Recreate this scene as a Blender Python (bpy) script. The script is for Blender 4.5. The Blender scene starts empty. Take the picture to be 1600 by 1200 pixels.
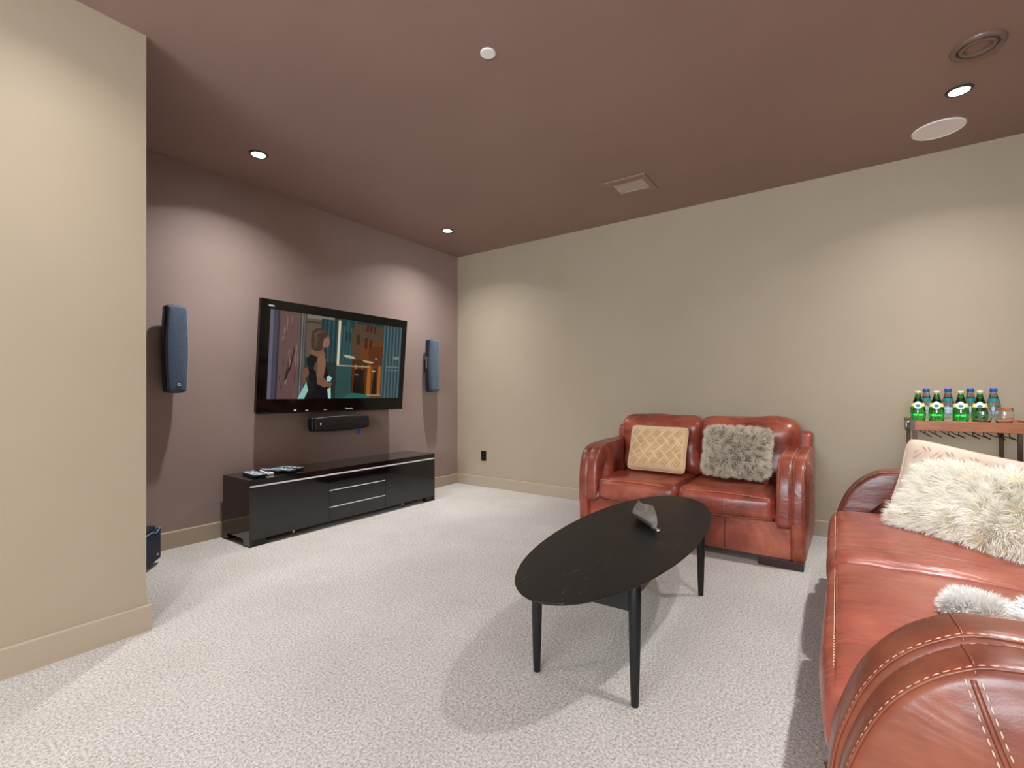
import bpy, bmesh, math, random
from mathutils import Vector, Matrix, noise
PI = math.pi
random.seed(7)
S = bpy.context.scene
C = S.collection

# ------------------------------------------------------------------ camera
CAM_YAW = math.atan2(527, 742)
cam = bpy.data.cameras.new('camera')
cam.sensor_fit = 'HORIZONTAL'; cam.sensor_width = 36.0
cam.lens = 742.0 / 1600.0 * 36.0
cam.shift_x = 0.0
cam.shift_y = 13.5 / 1600.0
cam.clip_start = 0.02
camo = bpy.data.objects.new('camera', cam); C.objects.link(camo)
camo.location = (0, 0, 1.10)
camo.rotation_euler = (PI / 2, 0, CAM_YAW - PI / 2)
S.camera = camo

# ------------------------------------------------------------------ world / light / exposure
W = bpy.data.worlds.new('world'); S.world = W; W.use_nodes = True
bg = W.node_tree.nodes['Background']
bg.inputs[0].default_value = (0.80, 0.90, 1.0, 1)
bg.inputs[1].default_value = 20.0
S.view_settings.view_transform = 'Standard'
S.view_settings.look = 'None'
S.view_settings.gamma = 1.0
S.view_settings.use_curve_mapping = False
S.view_settings.exposure = 0.5
LAMP_W = 170.0
S.cycles.use_denoising = True
S.cycles.max_bounces = 10
S.cycles.diffuse_bounces = 6
S.cycles.glossy_bounces = 4
S.cycles.transmission_bounces = 10
S.cycles.sample_clamp_indirect = 6.0
S.cycles.caustics_reflective = False
S.cycles.caustics_refractive = False

# room numbers (metres): beige wall x=XB, television wall y=YT
XB, YT, HC = 4.35, 3.908, 2.752
XL, YS = -3.4, -1.12           # wall behind the camera, wall on the right of the camera
PX, PY = 0.812, 2.655          # end and face of the near partition wall

# ------------------------------------------------------------------ materials
def srgb(r, g, b):
    f = lambda c: (c / 255.0) / 12.92 if c <= 10 else (((c / 255.0) + 0.055) / 1.055) ** 2.4
    return (f(r), f(g), f(b), 1)
def mat(name, col, rough=0.5, metal=0.0, spec=0.5, coat=0.0, trans=0.0, ior=1.45, emit=None, es=0.0, sheen=0.0, alpha=1.0):
    m = bpy.data.materials.new(name); m.use_nodes = True
    p = m.node_tree.nodes['Principled BSDF']
    p.inputs['Base Color'].default_value = col
    p.inputs['Roughness'].default_value = rough
    p.inputs['Metallic'].default_value = metal
    p.inputs['Specular IOR Level'].default_value = spec
    p.inputs['Coat Weight'].default_value = coat
    p.inputs['Coat Roughness'].default_value = 0.05
    p.inputs['Transmission Weight'].default_value = trans
    p.inputs['IOR'].default_value = ior
    p.inputs['Sheen Weight'].default_value = sheen
    if emit:
        p.inputs['Emission Color'].default_value = emit
        p.inputs['Emission Strength'].default_value = es
    return m
def nodes(m): return m.node_tree.nodes, m.node_tree.links, m.node_tree.nodes['Principled BSDF']
def ncoord(m, scale=(1, 1, 1), kind='Object', rot=(0, 0, 0)):
    N, L, P = nodes(m)
    t = N.new('ShaderNodeTexCoord'); mp = N.new('ShaderNodeMapping')
    mp.inputs['Scale'].default_value = scale; mp.inputs['Rotation'].default_value = rot
    L.new(t.outputs[kind], mp.inputs[0]); return mp.outputs[0]
def nnoise(m, vec, scale, detail=4, rough=0.55, dist=0.0):
    N, L, P = nodes(m)
    n = N.new('ShaderNodeTexNoise'); n.inputs['Scale'].default_value = scale
    n.inputs['Detail'].default_value = detail; n.inputs['Roughness'].default_value = rough
    n.inputs['Distortion'].default_value = dist
    L.new(vec, n.inputs['Vector']); return n.outputs['Fac']
def nramp(m, fac, stops):
    N, L, P = nodes(m)
    r = N.new('ShaderNodeValToRGB'); e = r.color_ramp.elements
    while len(e) < len(stops): e.new(0.5)
    for k, (p, c) in enumerate(stops): e[k].position = p; e[k].color = c
    L.new(fac, r.inputs[0]); return r.outputs['Color']
def nbump(m, hs, dist=0.002, strength=1.0):
    """chain of bumps; hs is a list of (height socket, strength, distance)"""
    N, L, P = nodes(m); prev = None
    for h, s, d in hs:
        b = N.new('ShaderNodeBump'); b.inputs['Strength'].default_value = s; b.inputs['Distance'].default_value = d
        L.new(h, b.inputs['Height'])
        if prev: L.new(prev, b.inputs['Normal'])
        prev = b.outputs['Normal']
    L.new(prev, P.inputs['Normal'])
def setcol(m, c): N, L, P = nodes(m); L.new(c, P.inputs['Base Color'])

def paint(name, a, b, rough=0.55):
    m = mat(name, a, rough, spec=0.3)
    v = ncoord(m); f = nnoise(m, v, 1.4, 3)
    setcol(m, nramp(m, f, [(0.35, a), (0.65, b)]))
    nbump(m, [(nnoise(m, v, 160, 2), 0.12, 0.001)])
    return m
M = {}
M['beige'] = paint('beige_wall_paint', srgb(171, 157, 135), srgb(174, 160, 139))
M['mauve'] = paint('mauve_wall_paint', srgb(153, 134, 128), srgb(156, 137, 131), 0.5)
M['ceiling'] = paint('mauve_ceiling_paint', srgb(150, 124, 117), srgb(154, 128, 120), 0.45)
M['trim'] = mat('taupe_trim_paint', srgb(176, 160, 140), 0.4)

m = mat('carpet_pile', srgb(206, 201, 193), 0.95, spec=0.1); M['carpet'] = m
v = ncoord(m)
f1 = nnoise(m, v, 105, 4, 0.8); f2 = nnoise(m, v, 2.2, 3)
N, L, P = nodes(m)
cA = nramp(m, f1, [(0.33, srgb(150, 142, 134)), (0.49, srgb(212, 207, 200)), (0.66, srgb(246, 243, 238))])
cB = nramp(m, f2, [(0.3, (0.90, 0.89, 0.88, 1)), (0.7, (1, 1, 1, 1))])
mx = N.new('ShaderNodeMix'); mx.data_type = 'RGBA'; mx.blend_type = 'MULTIPLY'; mx.inputs[0].default_value = 1
L.new(cA, mx.inputs[6]); L.new(cB, mx.inputs[7]); setcol(m, mx.outputs[2])
nbump(m, [(f1, 0.9, 0.008), (nnoise(m, v, 45, 2), 0.35, 0.008)])

def leather(name, dark, mid, light, wr=(7, 3, 9), wstr=0.35, rough=0.33):
    m = mat(name, mid, rough, spec=0.6, coat=0.25)
    m.node_tree.nodes['Principled BSDF'].inputs['Coat Roughness'].default_value = 0.25
    v = ncoord(m); f = nnoise(m, v, 3.2, 5, 0.6, 0.6)
    setcol(m, nramp(m, f, [(0.30, dark), (0.5, mid), (0.72, light)]))
    vw = ncoord(m, wr)
    N, L, P = nodes(m)
    vor = N.new('ShaderNodeTexVoronoi'); vor.inputs['Scale'].default_value = 260
    L.new(v, vor.inputs['Vector'])
    nbump(m, [(vor.outputs['Distance'], 0.10, 0.0012), (nnoise(m, vw, 1.0, 3, 0.55, 0.8), wstr, 0.02)])
    r = N.new('ShaderNodeMapRange'); r.inputs['To Min'].default_value = rough - 0.06; r.inputs['To Max'].default_value = rough + 0.12
    L.new(nnoise(m, v, 14, 3), r.inputs['Value']); L.new(r.outputs[0], P.inputs['Roughness'])
    return m
LD, LM, LL = srgb(96, 40, 30), srgb(148, 68, 50), srgb(190, 104, 76)
M['leather'] = leather('brown_leather', LD, LM, LL)
M['leather_seat'] = leather('brown_leather_creased', srgb(136, 62, 47), srgb(162, 82, 64), srgb(182, 108, 86), wr=(10, 2.0, 4), wstr=0.75, rough=0.30)
M['leather_brown'] = leather('chestnut_leather', srgb(80, 36, 24), srgb(118, 57, 39), srgb(150, 82, 56))
M['piping'] = mat('dark_leather_piping', srgb(70, 28, 20), 0.4)
M['thread'] = mat('cream_thread', srgb(226, 190, 160), 0.6)
M['foot'] = mat('dark_brown_wood', srgb(52, 28, 22), 0.4)

m = mat('black_stained_wood', srgb(22, 22, 23), 0.45, spec=0.32); M['tabletop'] = m
v = ncoord(m, (3, 60, 3)); f = nnoise(m, v, 1.0, 6, 0.7, 0.4)
v2 = ncoord(m, (5, 32, 5), rot=(0, 0, 0.15)); f2 = nnoise(m, v2, 2.2, 8, 0.75)
N, L, P = nodes(m)
g = nramp(m, f, [(0.3, srgb(12, 12, 13)), (0.7, srgb(24, 23, 24))])
s_ = nramp(m, f2, [(0.585, (0, 0, 0, 1)), (0.66, (0.55, 0.55, 0.55, 1))])
mx = N.new('ShaderNodeMix'); mx.data_type = 'RGBA'; mx.inputs[7].default_value = srgb(128, 126, 122)
f3 = nnoise(m, ncoord(m), 5.0, 2); s3 = nramp(m, f3, [(0.46, (0, 0, 0, 1)), (0.60, (1, 1, 1, 1))])
mm_ = N.new('ShaderNodeMath'); mm_.operation = 'MULTIPLY'; L.new(s_, mm_.inputs[0]); L.new(s3, mm_.inputs[1])
L.new(mm_.outputs[0], mx.inputs[0]); L.new(g, mx.inputs[6]); setcol(m, mx.outputs[2])
nbump(m, [(f, 0.2, 0.001)])
M['table_leg'] = mat('black_painted_wood', srgb(20, 20, 21), 0.42)

M['lacquer'] = mat('black_gloss_lacquer', srgb(10, 10, 12), 0.06, spec=0.55, coat=0.5)
M['lacquer_dull'] = mat('black_matte_board', srgb(14, 14, 15), 0.4)
M['strip'] = mat('pale_metal_strip', srgb(236, 242, 248), 0.3)
M['chrome'] = mat('chrome', srgb(225, 225, 228), 0.12, metal=1.0)
M['steel'] = mat('brushed_steel', srgb(190, 190, 190), 0.35, metal=1.0)
m = mat('aged_aluminium', srgb(150, 153, 155), 0.36, metal=0.9); M['alu'] = m
v = ncoord(m); setcol(m, nramp(m, nnoise(m, v, 16, 4), [(0.3, srgb(150, 154, 158)), (0.7, srgb(200, 203, 205))]))
nbump(m, [(nnoise(m, v, 3, 4), 0.08, 0.001)])
M['black_gloss'] = mat('black_gloss_plastic', srgb(6, 6, 8), 0.08, spec=0.5)
M['black_plastic'] = mat('black_plastic', srgb(16, 17, 19), 0.38)
m = mat('speaker_cloth', srgb(36, 46, 58), 0.75, sheen=0.4); M['cloth'] = m
v = ncoord(m); f = nnoise(m, v, 320, 2)
setcol(m, nramp(m, f, [(0.35, srgb(34, 48, 64)), (0.7, srgb(76, 98, 122))])); nbump(m, [(f, 0.4, 0.001)])
M['navy_side'] = mat('dark_speaker_shell', srgb(26, 32, 42), 0.35)
M['white'] = mat('white_plastic', srgb(250, 250, 250), 0.45)
M['remote_face'] = mat('silver_remote_face', srgb(176, 194, 206), 0.35)
M['button_dark'] = mat('dark_button', srgb(30, 40, 52), 0.4)
M['button_pale'] = mat('pale_button', srgb(225, 232, 236), 0.4)
M['brown_metal'] = mat('bronze_painted_metal', srgb(84, 66, 56), 0.4, metal=0.6)
M['dark_metal'] = mat('dark_iron', srgb(40, 34, 32), 0.4, metal=0.7)
M['lens'] = mat('lit_lamp_lens', (1, 1, 1, 1), 0.3, emit=(0.88, 0.94, 1, 1), es=30)
M['lamp_trim'] = mat('dark_lamp_trim', srgb(62, 58, 60), 0.35)
M['taupe_ring'] = mat('taupe_ring', srgb(120, 98, 88), 0.3, spec=0.6)
M['outlet'] = mat('black_outlet', srgb(20, 20, 22), 0.35)
M['blue_tag'] = mat('blue_tag', srgb(30, 80, 170), 0.4)
m = mat('oiled_wood', srgb(170, 104, 66), 0.4); M['wood'] = m
v = ncoord(m, (3, 1.2, 20)); setcol(m, nramp(m, nnoise(m, v, 6, 5, 0.6, 0.5), [(0.3, srgb(146, 82, 48)), (0.7, srgb(186, 120, 78))]))

def glassm(name, col, rough=0.02):
    m = mat(name, col, rough, trans=1.0, ior=1.45); return m
M['green_glass'] = glassm('green_glass', (0.30, 0.90, 0.36, 1))
M['green_water'] = mat('water_in_green_bottle', (0.35, 0.95, 0.35, 1), 0.0, trans=1.0, ior=1.33)
M['blue_glass'] = glassm('pale_blue_glass', (0.90, 0.97, 1.0, 1))
M['clear_glass'] = glassm('clear_glass', (1, 1, 1, 1))
M['cap_cream'] = mat('cream_cap', srgb(226, 224, 180), 0.4)
M['cap_blue'] = mat('blue_cap', srgb(40, 92, 196), 0.35)
M['label_white'] = mat('white_label', srgb(232, 236, 236), 0.5)
M['label_yellow'] = mat('pale_yellow_label', srgb(226, 228, 150), 0.5)
M['label_teal'] = mat('teal_label', srgb(20, 120, 130), 0.5)
M['label_blue'] = mat('pale_blue_label', srgb(160, 200, 225), 0.5)

def velvet(name, a, b):
    m = mat(name, a, 0.85, sheen=0.6, spec=0.2)
    v = ncoord(m)
    setcol(m, nramp(m, nnoise(m, v, 9, 4, 0.6, 0.8), [(0.35, a), (0.68, b)]))
    nbump(m, [(nnoise(m, v, 240, 2), 0.2, 0.001)])
    return m
M['velvet_tan'] = velvet('tan_velvet', srgb(214, 178, 132), srgb(228, 198, 158))
M['tuck_tan'] = velvet('tan_velvet_tuck', srgb(190, 150, 104), srgb(206, 170, 124))
M['tuck_pink'] = velvet('pale_velvet_tuck', srgb(184, 158, 136), srgb(198, 174, 152))
M['velvet_pink'] = velvet('pale_beige_velvet', srgb(206, 182, 162), srgb(218, 196, 178))
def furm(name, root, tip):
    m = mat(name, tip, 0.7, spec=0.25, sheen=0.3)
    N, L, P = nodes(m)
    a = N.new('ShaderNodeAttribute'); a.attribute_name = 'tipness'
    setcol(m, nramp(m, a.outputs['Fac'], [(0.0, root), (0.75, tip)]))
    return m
M['fur_cream'] = furm('cream_fur', srgb(244, 230, 196), srgb(254, 250, 238))
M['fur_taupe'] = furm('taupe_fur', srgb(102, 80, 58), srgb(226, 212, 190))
M['fur_white'] = furm('white_fur', srgb(232, 230, 222), srgb(250, 250, 247))
M['fur_cream_base'] = mat('cream_hide', srgb(238, 228, 204), 0.9)
M['fur_taupe_base'] = mat('taupe_hide', srgb(120, 100, 80), 0.9)

# ------------------------------------------------------------------ mesh helpers
def link(name, verts, faces, m, parent=None, smooth=True, mats=None, midx=None, bevel=0, auto=None):
    me = bpy.data.meshes.new(name); me.from_pydata([tuple(v) for v in verts], [], faces)
    bm = bmesh.new(); bm.from_mesh(me); bmesh.ops.recalc_face_normals(bm, faces=bm.faces); bm.to_mesh(me); bm.free()
    for x in (mats or [m]): me.materials.append(x)
    if midx: me.polygons.foreach_set('material_index', midx)
    if smooth: me.polygons.foreach_set('use_smooth', [True] * len(me.polygons))
    if auto is not None and smooth:
        me.set_sharp_from_angle(angle=math.radians(auto))
    o = bpy.data.objects.new(name, me); C.objects.link(o)
    if parent: o.parent = parent
    if bevel:
        b = o.modifiers.new('bevel', 'BEVEL'); b.width = bevel; b.segments = 2; b.limit_method = 'ANGLE'; b.angle_limit = math.radians(40)
    return o
class MB:
    """collects shapes for ONE mesh"""
    def __init__(s): s.v = []; s.f = []; s.mi = []; s.m = 0
    def add(s, v, f):
        n = len(s.v); s.v += [Vector(a) for a in v]; s.f += [tuple(i + n for i in q) for q in f]; s.mi += [s.m] * len(f); return s
    def box(s, a, b):
        (x0, y0, z0), (x1, y1, z1) = a, b
        return s.add([(x0,y0,z0),(x1,y0,z0),(x1,y1,z0),(x0,y1,z0),(x0,y0,z1),(x1,y0,z1),(x1,y1,z1),(x0,y1,z1)],
                     [(0,3,2,1),(4,5,6,7),(0,1,5,4),(1,2,6,5),(2,3,7,6),(3,0,4,7)])
    def lathe(s, prof, c=(0, 0, 0), n=32, axis='z', cap=True):
        v = []; f = []
        for r, h in prof:
            for k in range(n):
                a = 2 * PI * k / n; p = (r * math.cos(a), r * math.sin(a), h)
                if axis == 'x': p = (h, r * math.cos(a), r * math.sin(a))
                if axis == 'y': p = (r * math.cos(a), h, r * math.sin(a))
                v.append((p[0] + c[0], p[1] + c[1], p[2] + c[2]))
        for i in range(len(prof) - 1):
            for k in range(n):
                k2 = (k + 1) % n; f.append((i*n+k, i*n+k2, (i+1)*n+k2, (i+1)*n+k))
        if cap:
            f.append(tuple(range(n - 1, -1, -1))); f.append(tuple((len(prof)-1)*n + k for k in range(n)))
        return s.add(v, f)
    def tube(s, pts, r, n=8, close=False):
        pts = [Vector(p) for p in pts]; v = []; f = []; m = len(pts)
        rr = r if isinstance(r, (list, tuple)) else [r] * m
        up = None
        for i, p in enumerate(pts):
            if close: t = pts[(i+1) % m] - pts[i-1]
            else: t = pts[min(i+1, m-1)] - pts[max(i-1, 0)]
            t.normalize()
            if up is None:
                up = Vector((0, 0, 1)) if abs(t.z) < 0.9 else Vector((1, 0, 0))
            a = t.cross(up); a.normalize(); b = a.cross(t); b.normalize(); up = b
            for k in range(n):
                w = 2 * PI * k / n; v.append(p + (a * math.cos(w) + b * math.sin(w)) * rr[i])
        for i in range(m if close else m - 1):
            j = (i + 1) % m
            for k in range(n): k2 = (k+1) % n; f.append((i*n+k, i*n+k2, j*n+k2, j*n+k))
        if not close: f.append(tuple(range(n-1, -1, -1))); f.append(tuple((m-1)*n + k for k in range(n)))
        return s.add(v, f)
    def slab(s, outline, t, r, axis='x', c=0.0, bulge=0.0, seg=4):
        """outline [(a,b)] counter-clockwise, extruded to thickness t along axis with rounded edges r"""
        n = len(outline); P2 = [Vector(p) for p in outline]; nr = []
        for i in range(n):
            e1 = (P2[i] - P2[i-1]); e2 = (P2[(i+1) % n] - P2[i])
            n1 = Vector((-e1.y, e1.x)).normalized(); n2 = Vector((-e2.y, e2.x)).normalized()
            q = (n1 + n2); q.normalize(); d = max(0.5, q.dot(n1)); nr.append(q / d)
        rings = []
        for k in range(seg + 1):
            a = PI / 2 * k / seg; rings.append((-t/2 + r - r * math.cos(PI/2 - a + 0) if False else -t/2 + r * (1 - math.sin(a)), r * (1 - math.cos(a))))
        rings = [( -t/2 + r * (1 - math.sin(PI/2 * (seg - k) / seg)), r * (1 - math.cos(PI/2 * (seg - k) / seg)) ) for k in range(seg + 1)]
        rings = rings + [(-h, ins) for h, ins in reversed(rings)]
        v = []; f = []
        def put(a, b, h):
            if axis == 'x': return (c + h, a, b)
            if axis == 'y': return (a, c + h, b)
            return (a, b, c + h)
        for h, ins in rings:
            for i in range(n):
                q = P2[i] + nr[i] * ins; v.append(put(q.x, q.y, h))
        m = len(rings)
        for j in range(m - 1):
            for i in range(n): i2 = (i+1) % n; f.append((j*n+i, j*n+i2, (j+1)*n+i2, (j+1)*n+i))
        # caps: concentric shrink towards centroid so the face can bulge
        for side, j in ((-1, 0), (1, m - 1)):
            cen = sum((P2[i] for i in range(n)), Vector((0, 0))) / n
            prev = [j*n + i for i in range(n)]
            for q in (0.8, 0.55, 0.28):
                st = len(v)
                for i in range(n):
                    p = cen + (P2[i] + nr[i] * r - cen) * q
                    v.append(put(p.x, p.y, side * (t/2 + bulge * (1 - q * q))))
                cur = [st + i for i in range(n)]
                for i in range(n): i2 = (i+1) % n; f.append((prev[i], prev[i2], cur[i2], cur[i]))
                prev = cur
            v.append(put(cen.x, cen.y, side * (t/2 + bulge))); ci = len(v) - 1
            for i in range(n): f.append((prev[i], prev[(i+1) % n], ci))
        return s.add(v, f)
    def build(s, name, m, parent=None, **k):
        if isinstance(m, list): return link(name, s.v, s.f, None, parent, mats=m, midx=s.mi, **k)
        return link(name, s.v, s.f, m, parent, **k)

def puff(sx, sy, sz, r, n=18, top=0.0, front=0.0, side=0.0, wr=0.0, wscale=6.0, seed=0, pinch=0.0):
    """cushion: rounded box of half sizes with bulging faces and small wrinkles. returns verts, faces"""
    verts = {}; V = []; F = []
    h = Vector((sx, sy, sz)); inner = Vector((sx - r, sy - r, sz - r))
    def key(p): return (round(p[0], 5), round(p[1], 5), round(p[2], 5))
    def vert(p):
        k = key(p)
        if k in verts: return verts[k]
        u = Vector(p)
        def warp(t): return math.copysign(abs(t) ** 0.72, t) if False else t
        q = Vector((u.x * sx, u.y * sy, u.z * sz))
        c = Vector([max(-inner[i], min(inner[i], q[i])) for i in range(3)])
        d = q - c
        if d.length > 1e-6: q = c + d.normalized() * r
        bx = (1 - u.x**2); by = (1 - u.y**2); bz = (1 - u.z**2)
        if u.z > 0.999: q.z += top * (bx * by) ** 0.6
        if u.z < -0.999: q.z -= top * 0.3 * (bx * by) ** 0.6
        q.z += 0
        if abs(u.y) > 0.999: q.y += math.copysign(front, u.y) * (max(bx,0) ** 0.5) * max(bz,0) ** 0.7
        if abs(u.x) > 0.999: q.x += math.copysign(side, u.x) * (max(by,0) ** 0.5) * max(bz,0) ** 0.7
        if pinch:
            k2 = (abs(u.x) ** 4) * (abs(u.z) ** 4); q.x *= 1 + pinch * k2; q.z *= 1 + pinch * k2
        if wr:
            nz = noise.noise(Vector((q.x, q.y, q.z)) * wscale + Vector((seed * 7.3, seed, 0)))
            q += Vector((u.x, u.y, u.z)).normalized() * nz * wr
        verts[k] = len(V); V.append(q); return verts[k]
    for ax in range(3):
        for sg in (-1, 1):
            for i in range(n):
                for j in range(n):
                    qs = []
                    for (a, b) in ((i, j), (i+1, j), (i+1, j+1), (i, j+1)):
                        # denser rows towards the edges
                        A = math.sin((2*a/n - 1) * PI/2 * 0.999) ; B = math.sin((2*b/n - 1) * PI/2 * 0.999)
                        A = max(-1, min(1, A * 1.0000013)); B = max(-1, min(1, B * 1.0000013))
                        p = [0, 0, 0]; p[ax] = sg; p[(ax+1) % 3] = A; p[(ax+2) % 3] = B
                        qs.append(vert(p))
                    F.append(tuple(qs))
    return V, F
def xf(V, M4): return [M4 @ Vector(v) for v in V]
def T(x, y, z): return Matrix.Translation((x, y, z))
def R(deg, ax): return Matrix.Rotation(math.radians(deg), 4, ax)

def dense(pts, step):
    out = []; acc = 0
    pts = [Vector(p) for p in pts]
    for a, b in zip(pts, pts[1:]):
        L = (b - a).length; n = max(1, int(L / step))
        for k in range(n): out.append(a.lerp(b, k / n))
    out.append(pts[-1]); return out
def curve_pts(pts, n=8):
    """Catmull-Rom through points"""
    P = [Vector(p) for p in pts]; out = []
    for i in range(len(P) - 1):
        p0 = P[max(i-1, 0)]; p1 = P[i]; p2 = P[i+1]; p3 = P[min(i+2, len(P)-1)]
        for k in range(n):
            t = k / n
            out.append(0.5 * ((2*p1) + (p2-p0)*t + (2*p0-5*p1+4*p2-p3)*t*t + (3*p1-p0-3*p2+p3)*t**3))
    out.append(P[-1]); return out
def stitch_into(mb, pts, dash=0.009, gap=0.005, r=0.0011, lift=None):
    pts = curve_pts(pts, 10)
    L = [0]
    for a, b in zip(pts, pts[1:]): L.append(L[-1] + (b - a).length)
    def at(s):
        for i in range(len(L) - 1):
            if L[i+1] >= s:
                t = (s - L[i]) / max(1e-9, L[i+1] - L[i]); return pts[i].lerp(pts[i+1], t)
        return pts[-1]
    s = 0
    while s + dash < L[-1]:
        a, b = at(s), at(s + dash); mb.tube([a, a.lerp(b, .5), b], [r*0.6, r, r*0.6], n=5)
        s += dash + gap

def E(name, loc, label, cat, rz=0, group=None, rot=None):
    o = bpy.data.objects.new(name, None); C.objects.link(o)
    o.location = loc; o.rotation_euler = rot or (0, 0, rz); o.empty_display_size = 0.05
    return tag(o, label, cat, group)
def tag(o, label, cat, group=None):
    o['label'] = label; o['category'] = cat
    if group: o['group'] = group
    return o
def struct(o): o['kind'] = 'structure'; return o
def children(o): return [c for c in bpy.data.objects if c.parent == o]
def copy_tree(o, parent=None):
    c = o.copy(); C.objects.link(c); c.parent = parent
    for ch in list(children(o)): copy_tree(ch, c)
    return c

# ================================================================== the room
HT = 0.12
struct(MB().box((XL - .2, YS - .2, -0.1), (XB + .2, YT + .2, 0)).build('floor', M['carpet'], smooth=False))
struct(MB().box((XL - .2, YS - .2, HC), (XB + .2, YT + .2, HC + .1)).build('ceiling', M['ceiling'], smooth=False))
struct(MB().box((XB, YS - .2, 0), (XB + .15, YT + .2, HC)).build('wall_right', M['beige'], smooth=False))
struct(MB().box((PX - 1.2, YT, 0), (XB, YT + .15, HC)).build('wall_television', M['mauve'], smooth=False))
struct(MB().box((XL, PY, 0), (PX, PY + .14, HC)).build('wall_left', M['beige'], smooth=False))
struct(MB().box((PX - 1.2, PY + .14, 0), (PX - 1.05, YT, HC)).build('wall_alcove', M['mauve'], smooth=False))
struct(MB().box((XL - .15, YS - .15, 0), (XB, YS, HC)).build('wall_side', M['beige'], smooth=False))
# wall behind the camera with a wide window opening
WY0, WY1, WZ0, WZ1 = -0.95, 1.55, 1.05, 2.55
wb = MB()
wb.box((XL - .15, YS, 0), (XL, WY0, HC)); wb.box((XL - .15, WY1, 0), (XL, PY + .14, HC))
wb.box((XL - .15, WY0, 0), (XL, WY1, WZ0)); wb.box((XL - .15, WY0, WZ1), (XL, WY1, HC))
struct(wb.build('wall_back', M['beige'], smooth=False))
wf = MB()
for a, b in (((WY0, WZ0), (WY1, WZ0 + .05)), ((WY0, WZ1 - .05), (WY1, WZ1)), ((WY0, WZ0 + .05), (WY0 + .05, WZ1 - .05)), ((WY1 - .05, WZ0 + .05), (WY1, WZ1 - .05)), (((WY0 + WY1)/2 - .03, WZ0 + .05), ((WY0 + WY1)/2 + .03, WZ1 - .05))):
    wf.box((XL - .10, a[0], a[1]), (XL - .04, b[0], b[1]))
struct(wf.build('window_1', M['trim'], smooth=False))
pl = bpy.data.lights.new('window_daylight', 'AREA'); pl.shape = 'RECTANGLE'; pl.size = WZ1 - WZ0; pl.size_y = WY1 - WY0
pl.cycles.is_portal = True
plo = bpy.data.objects.new('window_daylight', pl); C.objects.link(plo); plo.location = (XL - .16, (WY0 + WY1)/2, (WZ0 + WZ1)/2)
plo.rotation_euler = (0, -PI/2, 0)

# baseboards: section with a small bevelled top lip
def baseboard(name, p0, p1, nrm):
    """p0->p1 along the wall, nrm = outward direction into the room"""
    p0, p1, nrm = Vector((*p0, 0)), Vector((*p1, 0)), Vector((*nrm, 0))
    sec = [(0, 0), (0.016, 0), (0.016, HT - .006), (0.011, HT), (0, HT)]
    v = [p + nrm * a + Vector((0, 0, b)) for p in (p0, p1) for a, b in sec]
    n = len(sec); f = [(i, (i+1) % n, n + (i+1) % n, n + i) for i in range(n)] + [tuple(range(n)), tuple(range(2*n-1, n-1, -1))]
    return struct(link(name, v, f, M['trim'], smooth=False))
baseboard('baseboard_right', (XB, YS), (XB, YT), (-1, 0))
baseboard('baseboard_television', (PX - 1.05, YT), (XB, YT), (0, -1))
baseboard('baseboard_left', (XL, PY), (PX + .016, PY), (0, -1))
baseboard('baseboard_partition', (PX, PY - .0), (PX, PY + .14), (1, 0))
baseboard('baseboard_side', (XL, YS), (XB, YS), (0, 1))
baseboard('baseboard_back', (XL, YS), (XL, PY), (1, 0))
# narrow shadow reveal where the walls meet the ceiling
struct(MB().box((PX - 1.05, YT - .006, HC - .012), (XB, YT, HC)).build('trim_1', M['mauve'], smooth=False))

# ================================================================== ceiling fittings
def spot(x, y):
    l = bpy.data.lights.new('downlight_beam', 'SPOT'); l.energy = LAMP_W; l.spot_size = math.radians(134); l.spot_blend = 0.15
    # beam pattern of a reflector lamp: strong straight down, weak towards the cut-off
    l.use_nodes = True; nt = l.node_tree; em = nt.nodes['Emission']
    tc = nt.nodes.new('ShaderNodeTexCoord'); sp = nt.nodes.new('ShaderNodeSeparateXYZ'); ab = nt.nodes.new('ShaderNodeMath'); ab.operation = 'ABSOLUTE'
    rp_ = nt.nodes.new('ShaderNodeValToRGB'); e = rp_.color_ramp.elements
    nt.links.new(tc.outputs['Normal'], sp.inputs[0]); nt.links.new(sp.outputs['Z'], ab.inputs[0]); nt.links.new(ab.outputs[0], rp_.inputs[0])
    for k, (p_, v_) in enumerate([(.38, .030), (.50, .060), (.62, .15), (.78, .34), (.92, .68), (1.0, .92)]):
        el = e[k] if k < 2 else e.new(p_)
        el.position = p_; el.color = (v_, v_, v_, 1)
    nt.links.new(rp_.outputs['Color'], em.inputs['Strength'])
    l.shadow_soft_size = 0.035; l.color = (1.0, 0.99, 0.985)
    return l
def downlight(x, y, label, power=1.0, first=[None]):
    if first[0] is None:
        t = E('recessed_downlight', (x, y, HC), label, 'ceiling light', group='recessed downlights in the ceiling')
        MB().lathe([(.044, -.004), (.046, -.009), (.056, -.008), (.060, 0)], n=40, cap=False).build('trim_ring', M['lamp_trim'], t)
        MB().lathe([(.0005, -.0052), (.044, -.0052), (.044, -.004)], n=40, cap=False).build('lens', M['lens'], t)
        l = spot(x, y); lo = bpy.data.objects.new('downlight_beam', l); C.objects.link(lo); lo.parent = t
        lo.location = (0, 0, -.012)
        first[0] = t
    else:
        t = copy_tree(first[0]); t.location = (x, y, HC)
        t['label'] = label
    if power != 1.0:
        for ch in children(t):
            if ch.type == 'LIGHT': ch.data = ch.data.copy(); ch.data.energy = LAMP_W * power
    return t
downlight(1.664, 3.335, 'bright recessed downlight in the ceiling nearest the left speaker and partition')
downlight(3.56, 3.335, 'small lit recessed downlight in the ceiling near the far corner')
downlight(3.53, -.49, 'lit recessed downlight in the ceiling beside the large white round speaker grille')
downlight(1.66, -.49, 'recessed downlight above the near half of the long sofa, out of the picture')
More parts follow.
